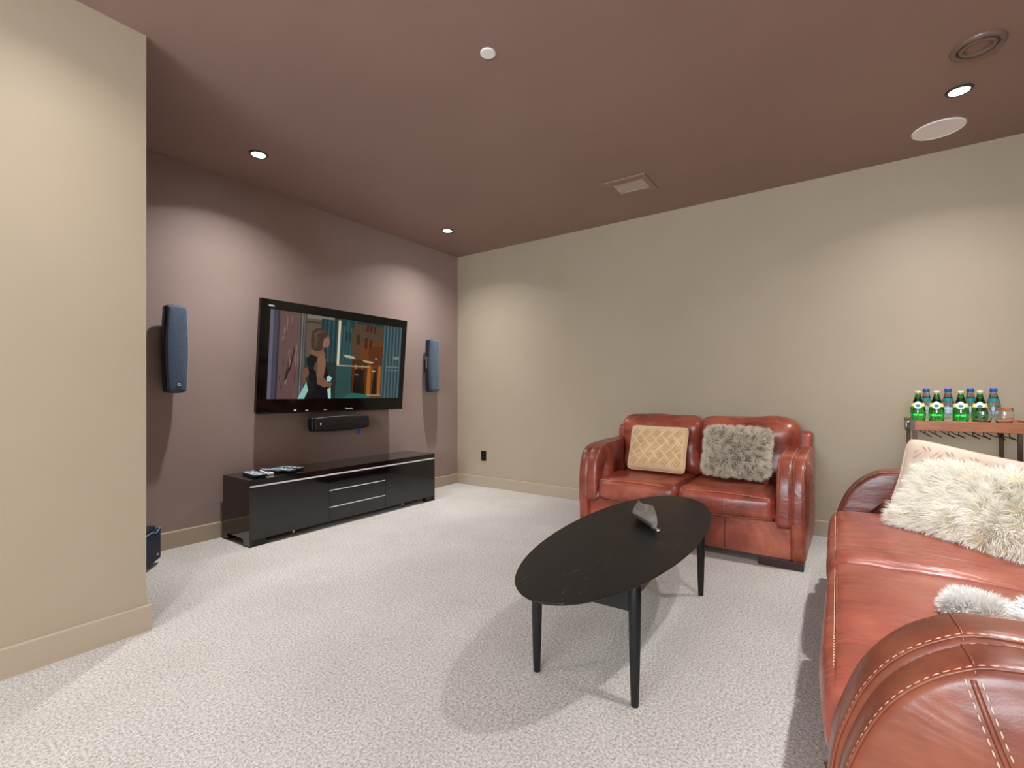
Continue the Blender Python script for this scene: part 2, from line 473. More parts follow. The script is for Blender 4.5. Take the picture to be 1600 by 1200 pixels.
downlight(-.24, -.49, 'recessed downlight behind the camera on the sofa side, out of the picture', power=.3)
downlight(.42, 2.15, 'recessed downlight in front of the near partition wall, out of the picture', power=.42)
downlight(-2.2, -.49, 'recessed downlight in the far back corner behind the camera')
downlight(-2.2, 1.75, 'recessed downlight behind the camera nearest the window')

t = E('ceiling_speaker', (3.975, -.455, HC), 'large white round speaker grille set flush in the maroon ceiling', 'ceiling speaker')
MB().lathe([(.118, -.004), (.120, -.007), (.128, -.006), (.131, 0)], n=56, cap=False).build('rim', M['white'], t, auto=25)
MB().lathe([(.0005, -.0045), (.118, -.0045), (.118, -.003)], n=56, cap=False).build('grille', M['white'], t, auto=20)
t = MB().lathe([(.0005, -.006), (.034, -.006), (.037, -.004), (.037, 0)], n=40, cap=False).build('sprinkler_cover', M['white'], auto=25)
t.location = (1.815, 1.433, HC); tag(t, 'small white round sprinkler cover plate at the top middle of the ceiling', 'sprinkler cover')

t = E('gimbal_light', (3.13, -.50, HC), 'unlit round brown swivel fitting in the ceiling at the top right', 'ceiling light')
MB().lathe([(.075, -.004), (.078, -.012), (.092, -.014), (.100, -.008), (.102, 0)], n=48, cap=False).build('trim_ring', M['taupe_ring'], t)
MB().lathe([(.0005, .012), (.045, .012), (.050, -.012), (.062, -.015), (.070, -.008), (.072, .0)], n=48, cap=False).build('swivel_cup', M['taupe_ring'], t)

# supply-air vent
M['vent_pale'] = mat('pale_vent_slat', srgb(240, 232, 222), .5); M['vent_dark'] = mat('dark_vent_mesh', srgb(120, 100, 92), .6)
t = E('ceiling_vent', (3.64, 1.42, HC), 'rectangular brown painted air vent with a pale fine grille in the ceiling', 'vent', rz=math.radians(1.0))
fr = MB()
ow, ol, iw, il = .165, .165, .088, .12
for (x0, x1, y0, y1) in ((-ow, ow, -ol, -il), (-ow, ow, il, ol), (-ow, -iw, -il, il), (iw, ow, -il, il)):
    fr.box((x0, y0, -.010), (x1, y1, 0))
fr.build('frame', M['ceiling'], t, smooth=False, bevel=.003)
MB().box((-iw, -il, -.0015), (iw, il, 0)).build('mesh_backing', M['vent_dark'], t, smooth=False)
for k in range(22):
    y = -il + .005 + k * (2*il - .01) / 21
    MB().box((-iw, y - .0021, -.0065), (iw, y + .0021, -.0016)).build('slat', M['vent_pale'], t, smooth=False)

# ================================================================== wall fittings
t = E('wall_outlet', (XB - .001, 3.495, .36), 'black power outlet low on the beige wall near the corner', 'outlet')
MB().box((-.006, -.037, -.058), (0, .037, .058)).build('plate', M['outlet'], t, smooth=False, bevel=.002)
for dz in (-.024, .024):
    o = MB().slab([(math.cos(a)*.016, dz + math.sin(a)*.014) for a in [2*PI*k/16 for k in range(16)]], .004, .001, 'x', -.007).build('socket', M['black_plastic'], t)
t = MB().box((4.045, YT - .004, HT + .005), (4.235, YT, .315)).build('wall_panel', M['mauve'], smooth=False, bevel=.002)
tag(t, 'mauve painted access panel flush on the television wall just above the baseboard', 'access panel')

# ================================================================== wall speakers
def speaker_outline(w, h, b=.010):
    """front outline with slightly bowed sides and rounded corners (x, z)"""
    out = []
    n = 8
    def corner(cx, cz, a0):
        for k in range(5):
            a = a0 + PI/2 * k / 4; out.append((cx + .018*math.cos(a), cz + .018*math.sin(a)))
    hw, hh = w/2, h/2
    corner(hw - .018, hh - .018, 0); 
    for k in range(1, n): out.append((-(hw - .018) * (2*k/n - 1), hh + .004 * math.sin(PI*k/n)))
    corner(-hw + .018, hh - .018, PI/2)
    for k in range(1, n): out.append((-hw - b * math.sin(PI*k/n), (hh - .018) * (1 - 2*k/n)))
    corner(-hw + .018, -hh + .018, PI)
    for k in range(1, n): out.append(((hw - .018) * (2*k/n - 1), -hh - .004 * math.sin(PI*k/n)))
    corner(hw - .018, -hh + .018, 3*PI/2)
    for k in range(1, n): out.append((hw + b * math.sin(PI*k/n), -(hh - .018) * (1 - 2*k/n)))
    return out
def make_speaker(name, loc, rz, w, h, label, badge=(0, -.25), horiz=False, rot=None):
    t = E(name, loc, label, 'speaker', rz=rz, rot=rot)
    o1 = speaker_outline(w, h)
    def rr(pts): return [(-z, x) for x, z in pts] if horiz else pts
    # shell (behind) and cloth covered front; local -y faces the room
    MB().slab(rr(speaker_outline(w * .96, h)), .075, .02, 'y', .02).build('shell', M['navy_side'] , t, auto=50)
    MB().slab(rr(speaker_outline(w * .90, h * .975)), .036, .016, 'y', -.030, bulge=.006).build('grille', M['cloth'], t)
    bx, bz = badge
    b = MB(); b.lathe([(.0005, -.0035), (.012, -.003), (.015, 0)], (0, 0, 0), 24, 'y', cap=False)
    b.v = [Vector((v.x * (1.0 if not horiz else .55) + bx, v.y - .054, v.z * (.55 if not horiz else 1.0) + bz)) for v in b.v]
    ob = b.build('badge', M['chrome'], t)
    m2 = MB(); m2.tube([(bx - .008*(not horiz), -.0582, bz - .008*horiz), (bx, -.0585, bz), (bx + .008*(not horiz), -.0582, bz + .008*horiz)], .0011, 5)
    m2.build('emblem', M['taupe_ring'], ob)
    ob.matrix_parent_inverse = Matrix()
    # wall mount
    MB().box((-.02, .055, -.07), (.02, .118, .07)).build('mount', M['black_plastic'], t, smooth=False, bevel=.004)
    return t
make_speaker('wall_speaker', (1.326, 3.79, 1.40), math.radians(1), .128, .60, 'dark blue-grey slim wall speaker to the left of the television', (.005, -.245))
t = make_speaker('wall_speaker', (3.812, 3.79, 1.40), math.radians(3), .140, .58, 'blue-grey slim wall speaker to the right of the television, near the corner', (.012, -.245))
bk = MB(); bk.box((-.080, .018, -.03), (-.072, .034, .085)); bk.lathe([(.012, -.081), (.012, -.072)], (0, .026, .088), 20, 'x')
bk.build('bracket', M['steel'], t, smooth=False)
tc = make_speaker('centre_speaker', (2.615, 3.765, .827), 0, .125, .60, 'black horizontal centre speaker hanging under the television', (-.245, .0), horiz=True, rot=(math.radians(-6), 0, math.radians(3)))
for ch in children(tc):
    if ch.name.startswith('grille') or ch.name.startswith('shell'):
        ch.data.materials[0] = M['black_plastic']
MB().box((.16, -.012, -.115), (.205, -.010, -.062)).build('hang_tag', M['blue_tag'], tc, smooth=False)
tc['label'] = 'black horizontal centre speaker hanging under the television, small silver badge and blue tag'

# ================================================================== television
TW, TH = 1.482, .892
tilt = math.atan2(.080, TH)
tv = E('television', (2.603, 3.770, .9435), 'large black flat television on a tilting wall bracket showing a woman outside a shop window', 'television', rot=(tilt, 0, 0))
# local: x right, z up, -y to the room; origin at bottom centre of the front
hw = TW/2
fm = MB()
sx0, sx1, sz0, sz1 = -hw + .077, hw - .062, .105, TH - .075
for (x0, x1, z0, z1) in ((-hw, hw, 0, sz0), (-hw, hw, sz1, TH), (-hw, sx0, sz0, sz1), (sx1, hw, sz0, sz1)):
    fm.box((x0, 0, z0), (x1, .035, z1))
fm.build('bezel', M['black_gloss'], tv, smooth=False)
MB().slab([(-hw + .02, .03), (hw - .02, .03), (hw - .02, TH - .09), (-hw + .02, TH - .09)], .055, .015, 'y', .060).build('back_housing', M['black_plastic'], tv, auto=40)
MB().box((-hw, -.010, -.012), (hw, .02, .0)).build('speaker_bar', M['black_plastic'], tv, smooth=False, bevel=.004)
# picture: a woman seen from behind beside a shop window (flat shapes on the screen)
pic = MB(); pmats = []
def emis(name, c, s=1.0):
    m = bpy.data.materials.new(name); m.use_nodes = True
    s *= .72
    p = m.node_tree.nodes['Principled BSDF']; p.inputs['Base Color'].default_value = (0, 0, 0, 1)
    p.inputs['Roughness'].default_value = .08; p.inputs['Specular IOR Level'].default_value = .3
    p.inputs['Emission Color'].default_value = c; p.inputs['Emission Strength'].default_value = s
    return m
layer = [0]
def shape(col, pts):
    """pts in picture coordinates 0..1 (u right, v down)"""
    layer[0] += 1
    nm = 'picture_%02x%02x%02x' % col
    m = bpy.data.materials.get(nm) or emis(nm, srgb(*col))
    if m not in pmats: pmats.append(m)
    pic.m = pmats.index(m)
    y = .0025 - layer[0] * .00004
    pic.add([(sx0 + u * (sx1 - sx0), y, sz1 - v * (sz1 - sz0)) for u, v in pts], [tuple(range(len(pts)))])
def bar(col, u0, u1, v0=0, v1=1): shape(col, [(u0, v0), (u1, v0), (u1, v1), (u0, v1)])
bar((34, 52, 52), 0, 1)
bar((66, 62, 74), 0, .060); bar((92, 88, 102), 0, .022); bar((48, 45, 58), .048, .060)
bar((92, 70, 68), .060, .190)
rp = random.Random(3)
for k in range(26):
    u = rp.uniform(.062, .180); v = rp.uniform(0, .95); c = rp.choice([(76, 54, 52), (108, 84, 80), (84, 62, 60), (116, 94, 88)])
    w = rp.uniform(.004, .012); h = rp.uniform(.06, .2)
    shape(c, [(u, v), (u + w, v + h*.3), (u + w*.6, min(1, v + h)), (u - w*.4, min(1, v + h*.6))])
shape((50, 32, 36), [(.155, .40), (.163, .40), (.150, .56), (.140, .66), (.125, .70), (.118, .76), (.100, .80), (.108, .72), (.112, .67), (.132, .63), (.142, .54)])
bar((62, 60, 62), .190, .232); bar((120, 118, 116), .200, .205); bar((96, 92, 90), .214, .220)
bar((86, 74, 62), .232, .330, 0, .5); bar((112, 106, 98), .232, .425, 0, .045); bar((56, 48, 42), .232, .33, .075, .095)
bar((30, 46, 50), .330, .455, .03, 1)
for k in range(12):
    u = .330 + k * .0105; bar([(34, 66, 70), (26, 44, 50), (44, 82, 84)][k % 3], u, u + .006, .035, .75)
bar((34, 44, 40), .330, .455, .55, 1)
bar((40, 68, 68), .455, .60)
for k in range(8): bar([(46, 80, 80), (36, 60, 62)][k % 2], .474 + k*.013, .481 + k*.013, 0, .5)
bar((74, 58, 44), .565, .830, .03, .55); bar((98, 52, 22), .640, .830, .25, 1); bar((70, 36, 16), .575, .700, .50, 1)
for (u, v, w, h) in ((.60, .17, .03, .13), (.51, .15, .022, .12), (.54, .16, .018, .12), (.68, .03, .02, .09), (.71, .035, .02, .09), (.74, .04, .02, .09), (.67, .20, .024, .14), (.71, .21, .02, .14), (.48, .0, .04, .08), (.55, .01, .03, .08)):
    bar((58, 32, 24) if u > .56 else (30, 50, 54), u, u + w, v, v + h)
shape((82, 42, 20), [(.70, .36), (.76, .30), (.83, .30), (.83, .58), (.72, .56)])
for u, w in ((.60, .014), (.655, .010), (.705, .030), (.800, .022)): bar((146, 84, 34), u, u + w, .56, .96)
shape((24, 16, 14), [(.765, .60), (.785, .60), (.795, .97), (.745, .97)])
shape((24, 18, 16), [(.60, .62), (.67, .62), (.69, .97), (.59, .97)])
bar((178, 150, 116), .705, .828, .955, .965)
shape((160, 156, 138), [(.50, .44), (.585, .455), (.60, .49), (.52, .475)])
shape((164, 150, 124), [(.655, .495), (.685, .50), (.76, .515), (.74, .535), (.68, .525)])
bar((170, 150, 120), .745, .775, .63, .645); bar((150, 120, 80), .60, .63, .68, .69); bar((176, 150, 100), .765, .785, .46, .475)
bar((50, 74, 78), .830, 1)
for k in range(11):
    u = .834 + k * .015; bar([(62, 92, 96), (44, 50, 58), (70, 96, 104), (60, 46, 50)][k % 4], u, u + .008, 0, 1)
bar((104, 116, 116), .93, .985, .42, .46); bar((96, 120, 116), .87, .985, .56, .572); bar((96, 120, 116), .87, .985, .61, .618)
shape((196, 182, 152), [(.455, .02), (.473, .02), (.473, .58), (.455, .58)]); bar((150, 140, 112), .455, .72, .575, .59)
shape((38, 92, 84), [(.50, 1), (.585, .93), (.66, .94), (.73, .97), (.75, 1)])
# the woman: skirt, back, arm, neck, head and bobbed hair
shape((18, 20, 24), [(.225, 1), (.245, .88), (.262, .76), (.255, .62), (.240, .54), (.262, .47), (.31, .44), (.345, .46), (.378, .56), (.40, .70), (.41, .80), (.425, 1)])
shape((112, 80, 62), [(.262, .44), (.275, .39), (.30, .34), (.345, .35), (.355, .42), (.372, .47), (.33, .50), (.27, .47)])
shape((118, 86, 68), [(.315, .50), (.345, .46), (.372, .50), (.375, .60), (.362, .74), (.315, .74), (.305, .62)])
shape((104, 72, 58), [(.225, .64), (.25, .62), (.262, .70), (.238, .76), (.215, .74)])
shape((88, 62, 56), [(.30, .56), (.318, .58), (.318, .70), (.290, .64)])
shape((110, 78, 62), [(.315, .74), (.362, .74), (.40, .80), (.425, .80), (.42, .85), (.37, .86), (.32, .82)])
shape((96, 68, 54), [(.215, .74), (.24, .75), (.243, .80), (.214, .84)])
shape((128, 92, 74), [(.335, .22), (.385, .22), (.395, .30), (.392, .345), (.378, .375), (.35, .37), (.332, .33)])
shape((62, 46, 38), [(.262, .30), (.270, .20), (.295, .155), (.335, .145), (.372, .165), (.385, .21), (.372, .25), (.352, .27), (.348, .33), (.342, .41), (.30, .43), (.268, .40)])
shape((84, 64, 54), [(.280, .22), (.31, .18), (.345, .175), (.35, .19), (.31, .21), (.29, .30)])
shape((78, 58, 48), [(.285, .34), (.30, .25), (.315, .25), (.305, .36), (.29, .40)])
# pale wrap held at the front and side
shape((140, 190, 178), [(.385, .74), (.40, .71), (.425, .74), (.415, .79), (.39, .79)])
shape((150, 192, 180), [(.395, .88), (.418, .86), (.425, 1), (.405, 1)])
shape((128, 176, 166), [(.245, .80), (.26, .90), (.235, 1), (.19, 1)])
pic.build('screen', pmats, tv, smooth=False)
# silver badge lettering and indicator marks on the lower bezel
lab = bpy.data.curves.new('maker_badge', 'FONT'); lab.body = 'Panasonic'; lab.size = .020; lab.extrude = .0006; lab.align_x = 'CENTER'
def text_mesh(name, cu, m, parent, loc, rot):
    o = bpy.data.objects.new('tmp', cu); C.objects.link(o)
    bpy.context.view_layer.update()
    me = bpy.data.meshes.new_from_object(o.evaluated_get(bpy.context.evaluated_depsgraph_get()))
    bpy.data.objects.remove(o)
    me.materials.clear(); me.materials.append(m)
    q = bpy.data.objects.new(name, me); C.objects.link(q); q.parent = parent; q.location = loc; q.rotation_euler = rot; return q
text_mesh('lettering', lab, M['white'], tv, (.095, -.0105, -.0102 + .018), (PI/2, 0, 0))
v2 = bpy.data.curves.new('viera', 'FONT'); v2.body = 'VIErA'; v2.size = .018; v2.extrude = .0004
v2.body = 'VIERA'
text_mesh('corner_lettering', v2, M['white'], tv, (-hw + .06, -.0006, TH - .055), (PI/2, 0, 0))
for a_, b_ in (((-.435, -.0105, .004), (-.418, -.0055, .016)), ((-.33, -.0105, .004), (-.31, -.004, .009)), ((-.16, -.0105, .006), (-.13, -.004, .010))): MB().box(a_, b_).build('indicator_mark', M['white'], tv, smooth=False)
MB().box((-hw + .1, -.0115, -.001), (hw - .1, .0005, .003)).build('lower_lip', M['black_gloss'], tv, smooth=False)
arm = MB(); arm.box((-.30, .085, .15), (-.24, .105, .75)); arm.box((.24, .085, .15), (.30, .105, .75)); arm.box((-.3, .10, .40), (.3, .125, .52)); arm.box((-.12, .12, .42), (.12, .170, .50))
arm.build('wall_bracket', M['dark_metal'], tv, smooth=False)
# two hanging cables below
# ================================================================== media console
KX0, KX1, KY0, KY1, KH = 1.662, 3.503, 3.458, 3.86, .478
cx = (KX0 + KX1)/2
t = E('media_console', (cx, (KY0 + KY1)/2, 0), 'long low glossy black media console against the mauve wall under the television', 'cabinet')
w2, d2 = (KX1 - KX0)/2, (KY1 - KY0)/2
MB().box((-w2, -d2, KH - .042), (w2, d2, KH)).build('top', M['lacquer'], t, smooth=False, bevel=.001)
MB().box((-w2 + .004, -d2 - .0012, KH - .054), (w2 - .004, -d2 + .016, KH - .0425)).build('metal_strip', M['strip'], t, smooth=False)
for sx in (-1, 1):
    x0 = -w2 if sx < 0 else w2 - .018
    sp = MB(); sp.box((x0, -d2, .05), (x0 + .018, d2, KH - .0425)); sp.box((x0, -d2, .012), (x0 + .018, -d2 + .09, .05)); sp.box((x0, d2 - .07, .012), (x0 + .018, d2, .05))
    sp.build('side_panel', M['lacquer'], t, smooth=False)
MB().box((-w2 + .018, -d2 + .02, .05), (w2 - .018, d2, .066)).build('bottom_panel', M['lacquer_dull'], t, smooth=False)
MB().box((-w2 + .018, d2 - .01, .066), (w2 - .018, d2, KH - .043)).build('back_panel', M['lacquer_dull'], t, smooth=False)
xa, xb = 2.297 - cx, 2.868 - cx
z0, z1 = .048, KH - .055
MB().box((-w2 + .001, -d2 - .001, z0), (xa - .0015, -d2 + .017, z1)).build('door', M['lacquer'], t, smooth=False)
MB().box((xb + .0015, -d2 - .001, z0), (w2 - .001, -d2 + .017, z1)).build('door', M['lacquer'], t, smooth=False)
zz = [z0, .163, .300, z1]
for k in range(3):
    dr = MB().box((xa + .0015, -d2 - .001, zz[k] + (.004 if k else 0)), (xb - .0015, -d2 + .017, zz[k+1] - .004)).build('drawer', M['lacquer'], t, smooth=False)
    if k < 2: MB().box((xa + .002, -d2 - .0015, zz[k+1] - .0035), (xb - .002, -d2 + .010, zz[k+1] + .0035)).build('pull_edge', M['strip'], dr, smooth=False)
for x0, x1 in ((-w2 + .018, -w2 + .12), (w2 - .12, w2 - .018)):
    for y0, y1 in ((-d2 + .004, -d2 + .05), (d2 - .05, d2 - .004)):
        MB().box((x0 if x0 < 0 else x0, y0, 0), (x1, y1, .05)).build('foot', M['lacquer_dull'], t, smooth=False)
for x in (-w2 + .36, w2 - .38): MB().lathe([(.012, 0), (.012, .05)], (x, -d2 + .06, 0), 16).build('support_leg', M['steel'], t)
# foot caps under the side panels
for sx in (-1, 1): MB().box((sx*w2 - (.018 if sx > 0 else 0), -d2, 0), (sx*w2 + (.018 if sx < 0 else 0), -d2 + .09, .012)).build('foot', M['lacquer_dull'], t, smooth=False)

# disc player slot marks on the front edge of the top are left as a small line of chrome
# ------------------------------------------------------------------ remotes
def remote(name, x, y, rz, L_, w, kind, label, z=KH):
    t = E(name, (x, y, z), label, 'remote control', rz=math.radians(rz), group=None)
    hl, hw_ = L_/2, w/2
    body = MB().slab([(-hw_, -hl), (hw_, -hl), (hw_, hl), (-hw_, hl)], .018, .006, 'z', .0092, bulge=.001)
    body.build('casing', M['white'] if kind == 'white' else M['black_plastic'], t, auto=50)
    if kind == 'full':
        MB().box((-hw_ + .003, -hl + .003, .0185), (hw_ - .003, hl - .003, .0198)).build('face_plate', M['remote_face'], t, smooth=False)
    rb = random.Random(int(x * 1000))
    rows = int(L_ / .017)
    for r_ in range(rows):
        for c_ in (-1, 0, 1):
            if rb.random() < .25: continue
            px_, py_ = c_ * hw_ * .56, -hl + .014 + r_ * .0165
            if py_ > hl - .01: continue
            MB().box((px_ - .0045, py_ - .003, .0185), (px_ + .0045, py_ + .003, .0222)).build('button', M['button_dark'] if (rb.random() < .6 or kind == 'white') else M['button_pale'], t, smooth=False)
    return t
remote('remote_control', 1.785, 3.640, -6, .23, .085, 'full', 'wide silver-faced remote control, leftmost on the media console')
remote('remote_control', 1.885, 3.655, -10, .19, .045, 'white', 'small white remote control just right of the leftmost remote')
remote('remote_control', 1.945, 3.70, 14, .21, .042, 'full', 'narrow remote control lying aslant in the middle of the remotes')
remote('remote_control', 2.015, 3.645, 6, .22, .070, 'full', 'silver-faced remote with dark buttons, second from the right on the console')
remote('remote_control', 2.105, 3.690, 16, .20, .058, 'full', 'rightmost remote control on the media console, turned slightly away')

# ================================================================== subwoofer behind the partition
t = E('subwoofer', (.985, 3.595, 0), 'dark blue subwoofer on the carpet half hidden behind the partition wall', 'subwoofer', rz=math.radians(52))
MB().slab([(-.17, .02), (.17, .02), (.17, .24), (-.17, .24)], .26, .02, 'y', .02, bulge=0).build('cabinet', M['navy_side'], t, auto=40)
MB().slab([(-.165, .03), (.165, .03), (.165, .225), (-.165, .225)], .03, .012, 'y', -.122, bulge=.004).build('grille', mat('navy_cloth', srgb(28, 36, 56), .7), t, auto=50)
MB().tube([(-.15, -.136, .226), (.02, -.138, .230), (.09, -.140, .212), (.15, -.136, .234)], .003, 6).build('trim_line', mat('pale_blue_trim', srgb(110, 160, 196), .3), t)
MB().lathe([(.0005, -.146), (.007, -.144), (.008, -.138)], (.10, 0, .075), 16, 'y', cap=False).build('badge', M['chrome'], t)
for x in (-.14, .14):
    for y in (-.08, .12): MB().lathe([(.014, 0), (.014, .025)], (x, y, 0), 14).build('foot', M['black_plastic'], t)

# ================================================================== coffee table
TZ = .455
t = E('coffee_table', (2.13, .825, 0), 'black oval wooden coffee table with scuffed top and four round tapered legs', 'table', rz=math.radians(2.1))
A_, B_ = .886, .300
n = 96
def ell(a, b): return [(a * math.copysign(abs(math.cos(2*PI*k/n)) ** .97, math.cos(2*PI*k/n)), b * math.copysign(abs(math.sin(2*PI*k/n)) ** .97, math.sin(2*PI*k/n))) for k in range(n)]
mb = MB()
rings = [(A_ - .030, B_ - .030, TZ - .020), (A_ - .010, B_ - .010, TZ - .012), (A_ - .001, B_ - .001, TZ - .005), (A_, B_, TZ - .003), (A_ - .002, B_ - .002, TZ)]
v = []; f = []
for a, b, z in rings: v += [(x, y, z) for x, y in ell(a, b)]
for j in range(len(rings) - 1):
    for i in range(n): f.append((j*n+i, j*n+(i+1) % n, (j+1)*n+(i+1) % n, (j+1)*n+i))
f.append(tuple(range(n))[::-1]); f.append(tuple((len(rings)-1)*n + i for i in range(n)))
mb.add(v, f); mb.build('tabletop', M['tabletop'], t, auto=40)
legs = [(-.535, .202), (-.529, -.192), (.560, -.188), (.555, .210)]
for lx, ly in legs:
    MB().lathe([(.0125, 0), (.0135, .004), (.017, .10), (.0205, .25), (.0225, .36), (.0225, .415), (.019, .428), (.010, .434)], (lx, ly, 0), 24).build('leg', M['table_leg'], t)
def rail(p, q, z0, z1, th):
    p, q = Vector((*p, 0)), Vector((*q, 0)); d = (q - p).normalized(); s_ = Vector((-d.y, d.x, 0)) * th / 2
    v = [p + s_, q + s_, q - s_, p - s_]; v = [a + Vector((0, 0, z0)) for a in v] + [a + Vector((0, 0, z1)) for a in v]
    return MB().add(v, [(0,3,2,1),(4,5,6,7),(0,1,5,4),(1,2,6,5),(2,3,7,6),(3,0,4,7)])
for a_, b_ in ((0, 1), (1, 2), (2, 3), (3, 0)):
    p_, q_ = Vector(legs[a_]), Vector(legs[b_]); d_ = (q_ - p_).normalized() * .012
    rail(p_ + d_, q_ - d_, .332 if a_ in (0, 2) else .388, .4345, .018).build('apron_rail', M['table_leg'], t, smooth=False)

# leaf-shaped metal dish
dd = E('leaf_dish', (2.125, .708, TZ), 'grey metal leaf-shaped dish with a curled stem on the black coffee table', 'dish', rz=math.radians(30))
pts = []; nl = 28; nw = 10
top = []; bot = []
for i in range(nl + 1):
    s_ = i / nl
    w = .054 * (math.sin(PI * min(1, s_ ** .85)) ** .75) * (1.1 - .2 * s_) if 0 < s_ < 1 else 0.0
    w = max(w, .004)
    for j in range(nw + 1):
        u = 2 * j / nw - 1
        x = .06 + s_ * .46; y = u * w + .014 * math.sin(s_ * 5)
        z = .007 + .034 * (abs(u) ** 2.2) * min(1, w / .05) + .030 * s_ ** 3 + .012 * (1 - s_) ** 3 + .010 * math.sin(s_ * 7 + 1) * u
        z += .0012 * math.exp(-(u * 8) ** 2)
        top.append(Vector((x, y, max(.006, z)))); bot.append(Vector((x, y, max(.002, z - .0045))))
v = top + bot; m_ = nw + 1; o_ = len(top); f = []
for i in range(nl):
    for j in range(nw):
        a, b, c, d = i*m_+j, (i+1)*m_+j, (i+1)*m_+j+1, i*m_+j+1
        f.append((a, b, c, d)); f.append((a+o_, d+o_, c+o_, b+o_))
for i in range(nl): f.append((i*m_, i*m_+o_, (i+1)*m_+o_, (i+1)*m_)); f.append((i*m_+nw, (i+1)*m_+nw, (i+1)*m_+nw+o_, i*m_+nw+o_))
for j in range(nw): f.append((j, j+1, j+1+o_, j+o_)); f.append((nl*m_+j, nl*m_+j+o_, nl*m_+j+1+o_, nl*m_+j+1))
link('leaf_bowl', v, f, M['alu'], dd, auto=60)
MB().tube(curve_pts([(.085, .004, .014), (.05, .0, .018), (.02, -.003, .024), (-.012, -.004, .026)], 5), [.007] * 10 + [.0075]*6, 10).build('stem', M['alu'], dd)
MB().lathe([(.0005, -.0215), (.008, -.0205), (.010, -.017), (.0095, -.008)], (0, -.004, .0255), 20, 'x', cap=False).build('stem_tip', M['chrome'], dd)

